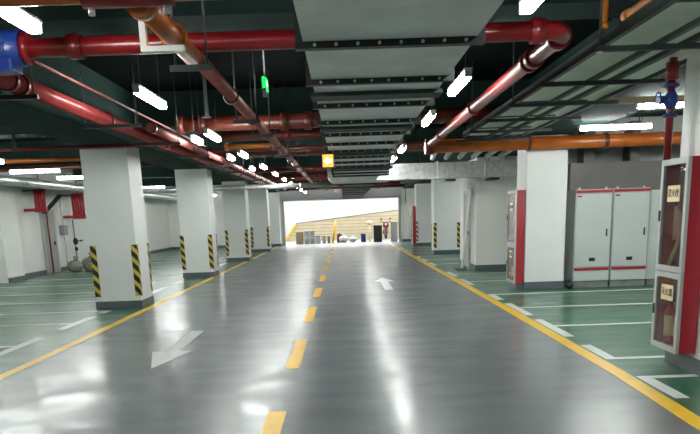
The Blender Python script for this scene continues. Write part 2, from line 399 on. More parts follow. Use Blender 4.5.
# red riser with blue valve above near cabinet
t = thing('valve_riser', 'red riser pipe with a blue valve above the near fire cabinet', 'pipe', (3.06, 8.03, 2.02))
MB().tube([(3.06, 8.03, 2.02), (3.06, 8.03, 2.94)], 0.035, 16).done('pipe', M_red, t)
MB().tube([(3.06,8.03,2.74),(3.06,8.03,2.90)], 0.06, 16).done('coupling', M_red, t)
v = MB().blob((3.06, 8.03, 2.56), 0.062, 0.065, 0.095).tube([(3.06, 8.03, 2.41), (3.06, 8.03, 2.44)], 0.062, 16).tube([(3.06, 8.03, 2.68), (3.06, 8.03, 2.71)], 0.062, 16).tube([(3.06, 8.03, 2.56), (2.92, 7.98, 2.56)], 0.035, 12)
v = v.done('valve_body', M_blue, t)
sub(MB().tube([(2.92, 7.98+0.07*math.cos(a), 2.56+0.07*math.sin(a)) for a in [i*2*PI/16 for i in range(17)]], 0.008, 6), 'handwheel', M_blue, v, t)

# ------------------------------------------------------------------ switch cabinets
def switch_cab(x0, x1, label):
    y0, y1 = 15.98, 16.6
    t = thing('switch_cabinet', label, 'electrical cabinet', ((x0+x1)/2, (y0+y1)/2, 0), 'grey switch cabinets against the alcove')
    MB().box(x0, x1, y0+0.02, y1, 0.13, 1.95, 0.006).done('body', M_cabside, t)
    MB().box(x0+0.01, x1-0.01, y0+0.03, y1-0.02, 0.0, 0.13).done('plinth', M_plinth, t)
    d = MB().box(x0+0.02, x1-0.02, y0-0.004, y0+0.02, 0.42, 1.86, 0.004).done('door', M_cab, t)
    sub(MB().box(x1-0.11, x1-0.085, y0-0.03, y0-0.004, 1.02, 1.17, 0.005), 'handle', M_black, d, t)
    sub(MB().box(x1-0.42, x1-0.30, y0-0.008, y0-0.004, 0.53, 0.60), 'meter_plate', M_black, d, t)
    MB().box(x0+0.01, x1-0.01, y0-0.006, y0+0.02, 1.88, 1.93).done('top_strip', M_redc, t)
    MB().box(x0+0.03, x0+0.12, y0-0.008, y0-0.004, 1.80, 1.83).done('name_plate', M_redc, t)
    MB().box(x0+0.02, x1-0.02, y0-0.006, y0+0.02, 0.345, 0.395).done('lower_strip', M_redc, t)
    MB().box(x0+0.02, x1-0.02, y0-0.002, y0+0.02, 0.14, 0.335).done('lower_panel', M_cab, t)
    e = MB()
    for xx in (x0+0.1, x1-0.1): e.tube([(xx, 16.1, 1.95), (xx, 16.1, 1.985)], 0.02, 8)
    e.done('lifting_eye', M_bolt, t)
switch_cab(4.52, 5.24, 'tall light grey switch cabinet beside the white column')
switch_cab(5.26, 5.98, 'tall light grey switch cabinet nearer the picture edge, right of its twin')
t = thing('side_cabinet', 'plain pale grey cabinet right of the two switch cabinets', 'electrical cabinet', (6.5, 16.4, 0))
MB().box(6.02, 6.9, 16.1, 16.7, 0.12, 1.9, 0.006).done('body', M_cab, t)
MB().box(6.04, 6.88, 16.12, 16.68, 0, 0.12).done('plinth', M_plinth, t)
t = thing('grey_duct_box', 'dark grey sheet metal box above the switch cabinets', 'duct', (6.3, 17.0, 2.25))
MB().box(4.62, 8.6, 16.75, 17.6, 1.2, 2.5, 0.01).done('casing', M_darkgrey, t)
MB().box(4.9, 5.12, 16.85, 17.3, 2.5, 3.3).done('riser', M_darkgrey, t)
MB().box(5.85, 6.03, 16.85, 17.3, 2.5, 3.3).done('riser', M_darkgrey, t)

# ------------------------------------------------------------------ lamps
def lamp(cx, cy, z, along, label, group, L=1.22):
    t = thing('tube_light', label, 'ceiling light', (cx, cy, z), group)
    def bx(a0, a1, w0, w1, z0, z1, bev=0.0):
        m = MB()
        if along == 'y': m.box(cx+w0, cx+w1, cy+a0, cy+a1, z0, z1, bev)
        else: m.box(cx+a0, cx+a1, cy+w0, cy+w1, z0, z1, bev)
        return m
    h = L/2
    bx(-h, h, -0.038, 0.038, z+0.03, z+0.055, 0.008).done('housing', M_lamph, t)
    bx(-h+0.03, h-0.03, -0.042, 0.042, z-0.042, z+0.035, 0.034).done('diffuser', M_lamp, t)
    for s in (-1, 1):
        a = sorted((s*h, s*(h-0.03)))
        bx(a[0], a[1], -0.034, 0.034, z-0.03, z+0.034, 0.006).done('end_cap', M_lamph, t)
        p = (cx, cy+s*h*0.7) if along == 'y' else (cx+s*h*0.7, cy)
        MB().tube([(p[0], p[1], z+0.055), (p[0], p[1], SLAB)], 0.004, 6).done('hanging_rod', M_rod, t)
HID = ['behind the camera', 'high above the camera', 'out of the picture beside the camera', 'just outside the left picture edge']
YA = [-2.2, 1.5, 4.68, 8.4, 12.35, 16.1, 20.1, 23.6, 27.2, 30.8, 34.4, 38.0, 42.0]
for i, y in enumerate(YA):
    lamp(-1.98, y, 2.9, 'y', 'bright tube light hanging over the left lane, %s' % (HID[i] if i < 2 else ORD[i-2] + ' visible one from the camera'), 'tube lights over the left lane')
YB = [-2.2, 1.5, 4.6, 8.15, 11.1, 16.1, 18.9, 24.4, 28.6, 33.0, 37.5, 42.0]
for i, y in enumerate(YB):
    lamp(1.22, y, 2.9, 'y', 'bright tube light hanging right of the big duct, %s' % (HID[i] if i < 2 else ORD[i-2] + ' visible one from the camera'), 'tube lights right of the duct')
for i, y in enumerate([11.8, 15.6, 19.5]):  # added glowing tubes standing in for reflections on pipes and trays
    lamp(-2.30, y+1.0, 2.88, 'y', 'added glowing tube for a reflection beside the pipe bundle, %s of the short inner row' % ORD[i], 'added glowing tubes beside the pipe bundle', 0.75)
for i, y in enumerate([-1.0, 3.5, 8.0, 12.2, 15.8, 18.9, 22.0, 26.0, 30.0, 34.0, 38.0, 42.0]):
    lamp(-7.25, y, 2.9, 'x', 'crosswise tube light over the left parking bays, %s' % (HID[i] if i < 4 else ORD[i-4] + ' visible one from the camera'), 'crosswise tube lights over the left bays')
for i, (x, y) in enumerate([(7.2, 3.0), (4.45, 10.4), (4.5, 13.1), (7.6, 12.4), (7.8, 20.0), (7.5, 27.0), (6.0, 28.5), (7.5, 34.5), (7.5, 41.0), (5.3, 4.6), (5.3, 7.6)]):  # last two are unseen lamps added to brighten the tray and near column
    lamp(x, y, 2.9 if i < 9 else 2.8, 'x', 'crosswise tube light over the right parking bays, ' + ['beside the camera and out of the picture', 'behind the blue valve', 'just above the thick orange pipe',
         'far right outside the picture', 'behind the tall switch cabinets', 'behind the stair block', 'hidden between stair block and far columns', 'farther back by the right wall', 'by the far right corner',
         'unseen, added right of the camera to brighten the tray', 'unseen, added right of the near column to brighten it'][i], 'crosswise tube lights over the right bays')

# ------------------------------------------------------------------ pipes
def pipe(label, pts, r, m, couplings=(), cm=None, name='pipe', cat='pipe', rc=None, group=None):
    t = thing(name, label, cat, pts[0], group)
    MB().tube(pts, r, 20).done('pipe_run', m, t)
    for (a, b) in couplings:
        MB().tube([a, b], rc or r*1.3, 20).done('coupling', cm or m, t)
    return t
# big red pipe: crosses the room, elbows into +Y on the right
z = 2.89; R = 0.068
pts = [(-8.3, 5.8, z), (1.5, 5.8, z)] + arc((1.5, 5.97, z), 0.17, -PI/2, 0, 'xy')[1:] + [(1.67, 14.85, z)]
cp = [((-1.95, 5.8, z), (-1.85, 5.8, z)), ((1.40, 5.8, z), (1.50, 5.8, z))] + [((1.67, y, z), (1.67, y+0.1, z)) for y in (6.0, 6.75, 6.95, 9.9, 13.2)]
pipe('large red pipe crossing overhead then turning down the lane right of the duct', pts, R, M_red, cp, M_red, rc=0.09)
# orange pipe on the right, crosswise in front of the column
z = 2.845
pts = [(1.75, 15.62, 2.84)] + [(9.8, 15.62, 2.84)]
to = pipe('thick orange pipe crossing above the switch cabinets', [(1.6, 15.09, z), (9.9, 15.09, z)], 0.125, M_orange,
     [((1.58, 15.09, z), (1.74, 15.09, z)), ((3.5, 15.09, z), (3.56, 15.09, z)), ((4.95, 15.09, z), (5.02, 15.09, z))], M_darkred, rc=0.15)
for x in (2.6, 5.6, 7.6): MB().tube([(x, 15.09, 2.96), (x, 15.09, SLAB if not 3.3 < x < 4.6 else SOFF)], 0.01, 6).done('hanging_rod', M_rod, to)
# orange pipe at the top left, with branch
t = pipe('orange pipe crossing at the top of the picture', [(-8.3, 4.16, 2.80), (-0.36, 4.16, 2.80)] + arc((-0.36, 4.16, 2.95), 0.15, -PI/2, 0, 'xz')[1:] + [(-0.21, 4.16, 3.88)], 0.052, M_orange,
     [((-1.32, 4.16, 2.80), (-0.85, 4.16, 2.80)), ((-3.0, 4.16, 2.8), (-2.9, 4.16, 2.8))], M_red, rc=0.075)
for x in (-1.28, -0.89): MB().tube([(x, 4.16, 2.73), (x, 4.16, 2.69)], 0.018, 8).done('coupling_bolt', M_bolt, t)
t = pipe('orange branch pipe running down the lane left of the duct', [(-1.05, 4.24, 2.78), (-1.05, 5.75, 2.78)], 0.066, M_orange, [((-1.05, 4.26, 2.78), (-1.05, 4.34, 2.78)), ((-1.05, 5.1, 2.78), (-1.05, 5.16, 2.78))], M_orange)
pipe('dull rosy pipe continuing the orange branch down the lane', [(-1.03, 5.8, 2.78), (-1.03, 27, 2.78)], 0.056, M_pink, [((-1.03, y, 2.78), (-1.05, y+0.12, 2.78)) for y in (7.6, 9.4, 11.2, 12.8, 14.4, 16.2, 18.0, 20.0, 22.5, 25)], M_darkred)
# left bundle along the lane
t = pipe('red pipe of the left overhead bundle, nearer the wall', [(-2.93, 6.2, 2.9), (-2.93, 36, 2.9)], 0.082, M_redp, [((-2.93, y, 2.9), (-2.93, y+0.06, 2.9)) for y in (7.05, 7.3, 10.0, 13.2, 16.2, 19.4, 22.6, 26, 30)], M_red, rc=0.10)
pipe('rosy pipe of the left overhead bundle, nearer the lane lights', [(-2.62, 11.0, 2.9), (-2.62, 36, 2.9)], 0.06, M_pink, [((-2.62, y, 2.9), (-2.62, y+0.08, 2.9)) for y in (11.02, 14.0, 17.2, 20.4, 23.6, 27)], M_darkred)
pipe('thin grey conduit above the left overhead bundle', [(-2.80, 5.0, 3.12), (-2.80, 5.0, 3.12), (-2.80, 16.5, 3.12)], 0.014, M_pink, name='conduit')
# crosswise dark red pipe at Y 13
pts = [(-2.62, 13.6, 3.2)] + []
pipe('thick rusty red pipe crossing above the lane lights', [(-2.72, 13.3, 3.2), (3.2, 13.3, 3.2)], 0.12, M_darkred, [((x, 13.3, 3.2), (x+0.12, 13.3, 3.2)) for x in (-2.72, -2.35, -1.0, -0.6, 1.1)], M_darkred, rc=0.15)
pipe('rusty red pipe crossing just below the thick one', [(-2.2, 14.2, 3.06), (0.2, 14.2, 3.06)], 0.075, M_darkred, [((-1.0, 14.2, 3.06), (-0.9, 14.2, 3.06)), ((-0.15, 14.2, 3.06), (-0.05, 14.2, 3.06))], M_red, rc=0.1)
pipe('short orange piece painting the lamplit stretch of the rusty pipe', [(-2.1, 14.55, 2.92), (-1.3, 14.55, 2.92)], 0.045, M_orangeL, [((-2.12, 14.55, 2.92), (-2.06, 14.55, 2.92))], M_orangeL, rc=0.07)  # bright piece added for the stretch of rusty pipe lit by a lamp
far_names = ['first', 'second', 'third', 'fourth', 'fifth', 'sixth', 'seventh', 'eighth']
for i, (y, zz, r, m) in enumerate([(17.8, 3.14, 0.05, M_darkred), (18.7, 3.14, 0.08, M_darkred), (25.7, 3.14, 0.07, M_red), (29.7, 3.14, 0.09, M_darkred), (31.9, 3.14, 0.07, M_red), (36.2, 3.14, 0.09, M_darkred), (39.8, 3.14, 0.07, M_red), (43.6, 3.14, 0.09, M_darkred)]):
    pipe('dark red crosswise pipe deep in the ceiling, %s counted away from the camera' % far_names[i], [(-3.55, y, zz), (3.3, y, zz)], r, m,
         [((x, y, zz), (x+0.12, y, zz)) for x in (-2.4, -0.9, 1.9)], m, group='crosswise pipes deep in the ceiling')
ts = pipe('silver wrapped pipe crossing the lane in the distance', [(-8.2, 27.9, 2.70), (-0.15, 27.9, 2.70)], 0.09, M_foil, [((x, 27.9, 2.70), (x+0.05, 27.9, 2.70)) for x in (-7, -5, -3.4, -1.5)], M_galv, rc=0.096)
for x in (-7.6, -2.6): MB().tube([(x, 27.9, 2.8), (x, 27.9, SLAB+0.005)], 0.008, 6).done('hanging_rod', M_rod, ts)
t = pipe('silver foil wrapped pipe along the left wall', [(-8.75, 4.0, 2.82), (-8.75, 44, 2.82)], 0.13, M_foil, [((-8.75, y, 2.82), (-8.75, y+0.04, 2.82)) for y in range(6, 44, 2)], M_galv, rc=0.137)
pipe('thin dark red pipe crossing in front of the nearest left column top', [(-8.4, 14.0, 2.95), (-3.3, 14.0, 2.95)], 0.028, M_red, [((-7.0, 14.0, 2.95), (-6.9, 14.0, 2.95))], M_red)
pipe('thin orange pipe over the left parking bays', [(-9.4, 17.6, 3.04), (-4.8, 17.6, 3.04)], 0.045, M_orange, [((-8.0, 17.6, 3.04), (-7.9, 17.6, 3.04))], M_orange)
pipe('dark pipe over the left parking bays behind the orange one', [(-9.4, 20.5, 3.08), (-4.8, 20.5, 3.08)], 0.06, M_darkred, [((-6.0, 20.5, 3.08), (-5.9, 20.5, 3.08))], M_darkred)
# orange drains upper right
pipe('light orange pipe slanting above the cable tray, upper right', [(2.38, 3.5, 3.16), (2.38, 6.6, 3.16)], 0.035, M_orangeL, [((2.38, 6.5, 3.16), (2.38, 6.6, 3.16))], M_orangeL)
pipe('thin upright orange pipe above the cable tray, upper right', [(2.10, 6.3, 3.0), (2.10, 6.3, 3.905)], 0.025, M_orangeL, [((2.10, 6.3, 3.0), (2.10, 6.3, 3.05))], M_orangeL)

# blue valve on the red pipe, upper left
t = thing('pipe_valve', 'blue valve body on the red pipe at the upper left picture edge', 'valve', (-2.45, 5.80, 2.89))
MB().tube([(-2.62, 5.80, 2.89), (-2.28, 5.80, 2.89)], 0.13, 20).box(-2.56, -2.34, 5.70, 5.90, 2.72, 2.84, 0.02).done('valve_body', M_blue, t)
MB().tube([(-2.28, 5.80, 2.89), (-2.23, 5.80, 2.89)], 0.11, 20).done('flange', M_red, t)
MB().tube([(-2.68, 5.80, 2.89), (-2.62, 5.80, 2.89)], 0.11, 20).done('flange', M_red, t)
MB().tube([(-2.45, 5.73, 2.89), (-2.45, 5.61, 2.89)], 0.025, 10).tube([(-2.45+0.1*math.cos(a), 5.61, 2.89+0.1*math.sin(a)) for a in [i*2*PI/20 for i in range(21)]], 0.01, 6).done('handwheel', M_blue, t)

# ------------------------------------------------------------------ hangers
def hanger(x0, x1, y, zb, label, group, rod_x=None):
    t = thing('strut_hanger', label, 'hanger', ((x0+x1)/2, y, zb), group)
    MB().box(x0, x1, y-0.02, y+0.02, zb-0.04, zb).done('strut', M_blacksteel, t)
    for x in (x0+0.04, x1-0.04):
        MB().tube([(x, y, zb), (x, y, 3.9)], 0.008, 6).done('threaded_rod', M_rod, t)
for i, y in enumerate([7.3, 9.7, 12.1, 14.7, 17.4, 20.0, 24.4, 28.0, 33.0, 35.5]):
    hanger(-3.12, -2.42 if y > 9 else -2.75, y, 2.80, 'black strut hanger under the left pipe bundle, %s along it' % ORD[i], 'strut hangers under the left pipe bundle')
for i, y in enumerate([5.6, 8.8, 10.4, 14.0, 17.0]):
    hanger(-1.18, -0.88, y, 2.69, 'small black hanger under the lane pipe left of the duct, %s along it' % ORD[i], 'hangers under the lane pipe')
for i, (x, y) in enumerate([(-1.6, 9.6), (-5.0, 6.5), (-6.3, 12.5), (-5.3, 13.0)]):
    t = thing('drop_rod', ['dark hanging rod between the left bundle and the lane', 'dark hanging rod at the far upper left', 'dark hanging rod over the left bays, farther from the column', 'dark hanging rod left of the nearest left column'][i], 'rod', (x, y, 2.85), 'dark rods hanging over the left side')
    MB().box(x-0.02, x+0.02, y-0.02, y+0.02, 2.85, 3.9).done('rod', M_blacksteel, t)
    MB().box(x-0.05, x+0.05, y-0.03, y+0.03, 2.82, 2.85).done('end_plate', M_blacksteel, t)
# pale bracket by the branch pipe
t = thing('pipe_bracket', 'pale angle bracket where the branch pipe passes by the red pipe', 'bracket', (-1.3, 4.95, 2.66))
MB().box(-1.22, -1.18, 4.95, 5.0, 2.69, SLAB+0.005).done('upright', M_galv, t)
MB().box(-1.22, -0.95, 4.95, 5.0, 2.655, 2.69).done('arm', M_galv, t)

# ------------------------------------------------------------------ main duct
DX0, DX1, DZ0, DZ1 = -0.18, 0.72, 2.50, 2.80
t = thing('main_duct', 'long flanged galvanised air duct over the middle of the lane', 'air duct', (0.27, 4, 2.5))
flY = [2.98] + [4.14+1.15*k for k in range(13)]
for i in range(len(flY)-1):
    a, b = flY[i]+0.03, flY[i+1]-0.03
    wd = 0.0
    if flY[i] > 11: wd = min(0.30, 0.05*(flY[i]-11))
    m = MB().box(DX0, DX1+wd, a, b, DZ0, DZ1)
    m.done('duct_section', M_galv, t)
    fo = MB().box(DX0-0.04, DX1+wd+0.04, b, b+0.06, DZ0-0.035, DZ1+0.03).done('flange', M_blacksteel, t)
    if i % 3 == 1:
        for xx in (DX0-0.02, DX1+wd+0.02): MB().tube([(xx, b+0.03, DZ1+0.03), (xx, b+0.03, SLAB+0.005)], 0.008, 6).done('hanging_rod', M_rod, t)
    for k in range(8 if i < 10 else 0):
        x = DX0+0.06+k*(DX1+wd-DX0-0.12)/7
        sub(MB().tube([(x, b-0.002, DZ0-0.018), (x, b-0.012, DZ0-0.018)], 0.009, 8), 'bolt', M_bolt, fo, t)
for y0, y1 in ((5.8, 6.05), (8.05, 8.35), (11.5, 11.9), (15.0, 15.4)):
    MB().box(DX0-0.03, DX1+0.03+(0.05*max(0, min(y0-11, 6))), y0, y1, DZ0-0.03, DZ0-0.002).done('cross_band', M_darkpanel, t, label='dark green band across the duct')  # dark green strip across the duct underside
# hangers of the duct
for i, y in enumerate([4.9, 7.2, 9.5, 11.8, 14.1]):
    0 and hanger(DX0-0.12, DX1+0.10+0.05*max(0, y-11), y, DZ0-0.004, 'black cross hanger under the big duct, %s along it' % ORD[i], 'cross hangers under the big duct')
# transverse silver duct
t = thing('branch_duct', 'shiny silver branch duct crossing from the big duct to the right', 'air duct', (2.9, 20.8, 2.45)); branch = t
for k in range(3):
    x0 = 1.22+k*1.2
    MB().box(x0, x0+1.17, 20.25, 20.7, 2.46, 2.86, 0.005).done('duct_section', M_foil, t)
    MB().box(x0+1.17, x0+1.2, 20.22, 20.73, 2.43, 2.89).done('flange', M_galv, t)
t = thing('duct_plenum', 'wide pale plenum box at the far end of the big duct', 'air duct', (0.4, 20.2, 2.5))
MB().poly([(-0.36, 19.5, 2.80), (-0.36, 19.5, 2.54), (-0.26, 19.5, 2.44), (1.18, 19.5, 2.44), (1.18, 19.5, 2.80)], 1.6, 'y').done('casing', M_galv, t)
MB().box(-0.1, 0.95, 18.05, 19.5, 2.58, 2.80).done('collar', M_darkpanel, t)
MB().box(-0.40, 1.2, 21.1, 21.14, 2.41, 2.84).done('flange', M_blacksteel, t)
MB().tube([(-0.2, 20.9, 2.8), (-0.2, 20.9, SLAB+0.005)], 0.008, 6).done('hanging_rod', M_rod, t)
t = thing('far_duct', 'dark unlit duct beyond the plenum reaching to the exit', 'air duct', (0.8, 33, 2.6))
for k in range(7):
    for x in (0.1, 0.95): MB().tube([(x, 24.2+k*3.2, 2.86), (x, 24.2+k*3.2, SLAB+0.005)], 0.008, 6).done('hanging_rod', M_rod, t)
    MB().box(0.0, 1.05, 22.0+k*3.2, 22.0+k*3.2+3.14, 2.60, 2.86).done('duct_section', M_darkpanel, t)  # unlit shade of the far sections is put into their dark colour
    MB().box(-0.03, 1.08, 22.0+k*3.2+3.14, 22.0+k*3.2+3.2, 2.57, 2.88).done('flange', M_blacksteel, t)
for x in (1.5, 2.6, 3.7):
    for y in (20.35, 20.6): MB().tube([(x+(0.02 if y < 20.5 else 0.5), y, 2.86), (x+(0.02 if y < 20.5 else 0.5), y, SLAB+0.005)], 0.006, 6).done('hanging_rod', M_rod, branch)
    MB().box(x, x+0.25, 20.1, 20.75, 2.38, 2.43).done('support_strut', M_blacksteel, branch)
# pale short pipes above branch duct, seen under the orange pipe
for k in range(6):
    x = 1.95+k*0.33
    tag(MB().tube([(x, 16.4, 2.92), (x+0.25, 19.4, 2.92)], 0.058, 12).done('white_pipe', M_white_line), 'pale slanting pipe behind the orange pipe, %s from the duct' % ORD[k], 'pipe', 'pale slanting pipes above the branch duct')

# ------------------------------------------------------------------ upper-right cable tray
t = thing('cable_tray', 'wide pale green tray with black rails along the upper right', 'cable tray', (2.7, 8, 2.9))
MB().box(2.24, 3.25, 3.0, 14.4, 2.96, 3.02).done('tray_base', M_bark, t)
MB().box(2.19, 2.24, 3.0, 14.4, 2.93, 3.02).done('side_rail', M_blacksteel, t)
MB().box(3.25, 3.30, 3.0, 14.4, 2.92, 3.04).done('side_rail', M_blacksteel, t)
MB().box(2.50, 2.545, 3.0, 14.4, 2.85, 2.89).done('under_rail', M_blacksteel, t)
MB().box(2.72, 2.78, 3.0, 14.4, 2.85, 2.89).done('under_rail', M_blacksteel, t)
for y in (4.6, 6.2, 7.9, 9.4, 10.9, 12.4, 13.9):
    MB().box(2.0, 3.28, y, y+0.05, 2.81, 2.85).done('cross_strut', M_blacksteel, t)
    if y > 4: MB().box(2.24, 3.12, y+0.7, y+0.75, 2.945, 2.96).done('seam', M_blacksteel, t)
for i, y in enumerate([6.2, 9.4, 12.4]):
    MB().tube([(2.04, y+0.025, 2.85), (2.04, y+0.025, 3.905)], 0.01, 8).done('hanging_rod', M_rod, t)
    MB().box(2.02, 2.06, y+0.005, y+0.045, 2.79, 2.81).done('nut', M_bolt, t)
t = thing('cross_tray', 'shallow brownish crosswise tray over the right bays', 'cable tray', (5.5, 12, 2.9))
MB().box(4.5, 8.5, 11.4, 11.9, 3.0, 3.04).done('tray_base', M_darkgrey, t)
MB().box(4.5, 8.5, 11.36, 11.4, 2.98, 3.08).done('side_rail', M_darkgrey, t)
t = thing('cross_tray', 'pale edged crosswise tray beneath the cable tray, nearer than the orange pipe', 'cable tray', (4, 9.9, 2.85))
MB().box(3.2, 4.4, 9.6, 9.9, 2.86, 2.89).done('tray_base', M_darkgrey, t)
MB().box(3.2, 4.4, 9.56, 9.6, 2.84, 2.90).done('side_rail', M_cardboard, t)

# ------------------------------------------------------------------ hanging signs
t = thing('exit_sign', 'small green lit exit sign hanging left of the duct', 'sign', (-0.74, 8.0, 2.88))
MB().box(-0.755, -0.725, 7.86, 8.14, 2.86, 3.00, 0.004).done('housing', M_black, t)
MB().box(-0.725, -0.720, 7.88, 8.12, 2.875, 2.99).box(-0.76, -0.755, 7.88, 8.12, 2.875, 2.99).box(-0.75, -0.73, 7.855, 7.86, 2.88, 2.99).done('green_face', M_green_e, t)
MB().box(-0.7195, -0.7185, 7.96, 8.06, 2.92, 2.95).poly([(-0.7195, 7.96, 2.90), (-0.7195, 7.96, 2.97), (-0.7195, 7.91, 2.935)], 0.001, 'x').done('arrow', M_cream_e, t)
MB().box(-0.755, -0.72, 7.86, 7.92, 2.80, 2.86, 0.004).done('socket', M_lamph, t)
MB().tube([(-0.74, 8.0, 3.02), (-0.74, 8.0, 3.9)], 0.008, 6).done('hanging_rod', M_galv, t)
t = thing('amber_sign', 'small amber lit sign hanging at the left edge of the big duct', 'sign', (-0.19, 10.7, 2.34))
MB().box(-0.265, -0.105, 10.7, 10.75, 2.25, 2.43, 0.004).done('housing', M_black, t)
MB().box(-0.257, -0.113, 10.693, 10.7, 2.258, 2.422).done('amber_face', M_amber_e, t)
MB().poly([(-0.24, 10.689, 2.34), (-0.19, 10.689, 2.39), (-0.19, 10.689, 2.36), (-0.13, 10.689, 2.36), (-0.13, 10.689, 2.32), (-0.19, 10.689, 2.32), (-0.19, 10.689, 2.29)], 0.004, 'y').done('arrow', M_cream_e, t)
MB().tube([(-0.245, 10.72, 2.43), (-0.245, 10.72, SLAB+0.005)], 0.006, 6).done('hanging_rod', M_rod, t)

# ------------------------------------------------------------------ left wall equipment
def manifold(x, y, z0, z1, label, n):
    t = thing('red_manifold', label, 'pipe manifold', (x, y, z0), 'red pipe manifolds on the left wall')
    w = 0.09*n
    MB().box(x-w/2, x+w/2, y-0.08, y+0.08, z0, z0+0.16, 0.03).done('lower_header', M_redc, t)
    MB().box(x-w/2, x+w/2, y-0.06, y+0.06, z1-0.09, z1, 0.02).done('upper_header', M_redc, t)
    for k in range(n):
        xx = x-w/2+0.045+k*0.09
        MB().tube([(xx, y-0.03, z0+0.1), (xx, y-0.03, z1-0.05)], 0.043, 10).done('tube', M_redc, t)
    MB().tube([(x-w/2, y, z0+0.08), (x-w/2-0.35, y, z0+0.08)], 0.05, 10).done('stub_pipe', M_redc, t)
    MB().tube([(x, y, z1), (x, y, 3.9)], 0.012, 6).done('threaded_rod', M_rod, t)
    MB().box(-9.9, x, y+0.06, y+0.1, z1-0.06, z1-0.02).done('wall_bracket', M_rod, t)
manifold(-9.35, 25.3, 2.02, 2.74, 'red pipe manifold high on the left wall, left of the door', 4)
manifold(-9.28, 28.6, 1.80, 2.68, 'larger red pipe manifold high on the left wall, right of the door', 5)
t = thing('diagonal_brace', 'black diagonal brace between the two red manifolds', 'brace', (-9.5, 26.7, 2.3))
MB().box(-0.38, 0.38, -0.05, 0.05, -0.06, 0.06).done('bar', M_blacksteel, None)
o = bpy.data.objects['bar']; o.parent = t; o.rotation_euler = (0, -0.75, 0)
MB().box(-9.9, -9.7, 26.66, 26.74, 2.0, 2.08).done('foot_plate', M_blacksteel, t)
t = thing('meter_box', 'small grey box on the left wall with conduit to the floor', 'electrical box', (-9.8, 28.35, 1.3))
MB().box(-9.895, -9.72, 28.15, 28.5, 1.25, 1.6, 0.01).done('box', M_grey, t)
MB().tube([(-9.8, 28.3, 0.0), (-9.8, 28.3, 1.25)], 0.02, 8).tube([(-9.8, 28.3, 1.6), (-9.8, 28.3, 2.6)], 0.02, 8).done('conduit', M_alu, t)
t = thing('wall_valve', 'black valve on an upright pipe against the left wall', 'valve', (-9.75, 29.3, 0))
MB().tube([(-9.78, 29.3, 0.0), (-9.78, 29.3, 1.8)], 0.03, 10).done('pipe', M_grey, t)
MB().blob((-9.76, 29.3, 1.0), 0.09, 0.09, 0.13).blob((-9.76, 29.3, 0.72), 0.06, 0.06, 0.08).done('valve_body', M_black, t)
MB().tube([(-9.72, 29.3, 1.02), (-9.55, 29.3, 1.02)], 0.015, 8).box(-9.56, -9.53, 29.2, 29.4, 0.99, 1.05).done('handle', M_black, t)
tag(MB().tube([(-9.82, 26.95, 0), (-9.82, 26.95, 2.5)], 0.025, 10).done('red_pole', M_red), 'slim red pole standing before the left wall door', 'pole')
for i, (x, y, s) in enumerate([(-9.1, 27.0, 1.0), (-8.6, 27.2, 0.85), (-8.85, 27.9, 1.15)]):
    t = thing('rubbish_sack', ['dusty sack leaning in the heap by the left wall, leftmost', 'small dusty sack at the lane side of the heap', 'tall dusty sack at the back of the heap'][i], 'sack', (x, y, 0), 'dusty sacks heaped by the left wall')
    MB().blob((x, y, 0.2*s), 0.27*s, 0.24*s, 0.2*s, 4, 0.06).done('sack_body', M_sack, t)
    MB().tube([(x, y, 0.36*s), (x+0.03, y, 0.43*s), (x+0.06, y, 0.52*s)], [0.08*s, 0.04*s, 0.09*s], 12).done('tied_neck', M_sack, t)

# sand bag / black foot beside the switch cabinet, foot by stair block
t = thing('floor_lump', 'small black bag wedged between the white column and switch cabinet', 'bag', (4.54, 16.0, 0))
MB().blob((4.43, 15.88, 0.075), 0.07, 0.09, 0.075, 3, 0.08).done('bag_body', M_black, t)
MB().tube([(4.43, 15.88, 0.13), (4.43, 15.88, 0.18)], [0.02, 0.03], 8).done('bag_neck', M_black, t)
t = thing('leaning_panel', 'pale board propped against the stair block on a dark foot', 'board', (3.3, 22.0, 0))
MB().poly([(3.20, 21.95, 0.05), (3.23, 21.95, 0.05), (3.46, 21.95, 2.2), (3.43, 21.95, 2.2)], 0.3, 'y').done('board', M_cab, t)
MB().box(3.02, 3.32, 21.9, 22.3, 0.0, 0.05, 0.01).done('foot', M_darkgrey, t)
# pole near right side by duct
tag(MB().tube([(2.3, 30.0, 1.0+1.0), (2.3, 30.0, 3.9)], 0.012, 8).done('hanging_rod', M_rod), 'thin rod hanging before the far right columns', 'rod')

# ------------------------------------------------------------------ beyond the opening: ramp yard
struct(MB().box(-10.2, 10.4, 60.0, 60.3, 0, 7.0), 'wall_ramp_back', M_wallB)
struct(MB().box(-7.2, -7.0, YEND+0.3, 60, 0, 7.0), 'wall_ramp_left', M_wallB)
struct(MB().box(7.0, 7.2, YEND+0.3, 60, 0, 7.0), 'wall_ramp_right', M_wallB)
rw = MB().poly([(-4.0, 54, 0), (-3.2, 54, 1.15), (3.7, 54, 1.83), (3.7, 54, 0)], 0.3, 'y').done('wall_ramp_parapet', M_cream); rw['kind'] = 'structure'
MB().poly([(-4.08, 53.9, 0), (-3.93, 53.9, 0), (-3.12, 53.9, 1.15), (-3.24, 53.9, 1.2)], 0.1, 'y').done('yellow_edge', M_yellow, rw)
MB().poly([(-3.2, 53.95, 1.15), (3.7, 53.95, 1.83), (3.7, 53.95, 1.88), (-3.2, 53.95, 1.20)], 0.4, 'y').done('coping', M_plinth, rw)
m = MB()
for k in range(1, 7):
    zz = 0.15+k*0.22
    xl = -4.0+0.8*min(1, zz/1.15)
    if zz > 1.15: xl = -3.2+(zz-1.15)/0.68*6.9
    m.box(xl+0.05, 3.7, 53.985, 54.0, zz, zz+0.02)
m.done('joint_ridge', M_cardboard, rw)
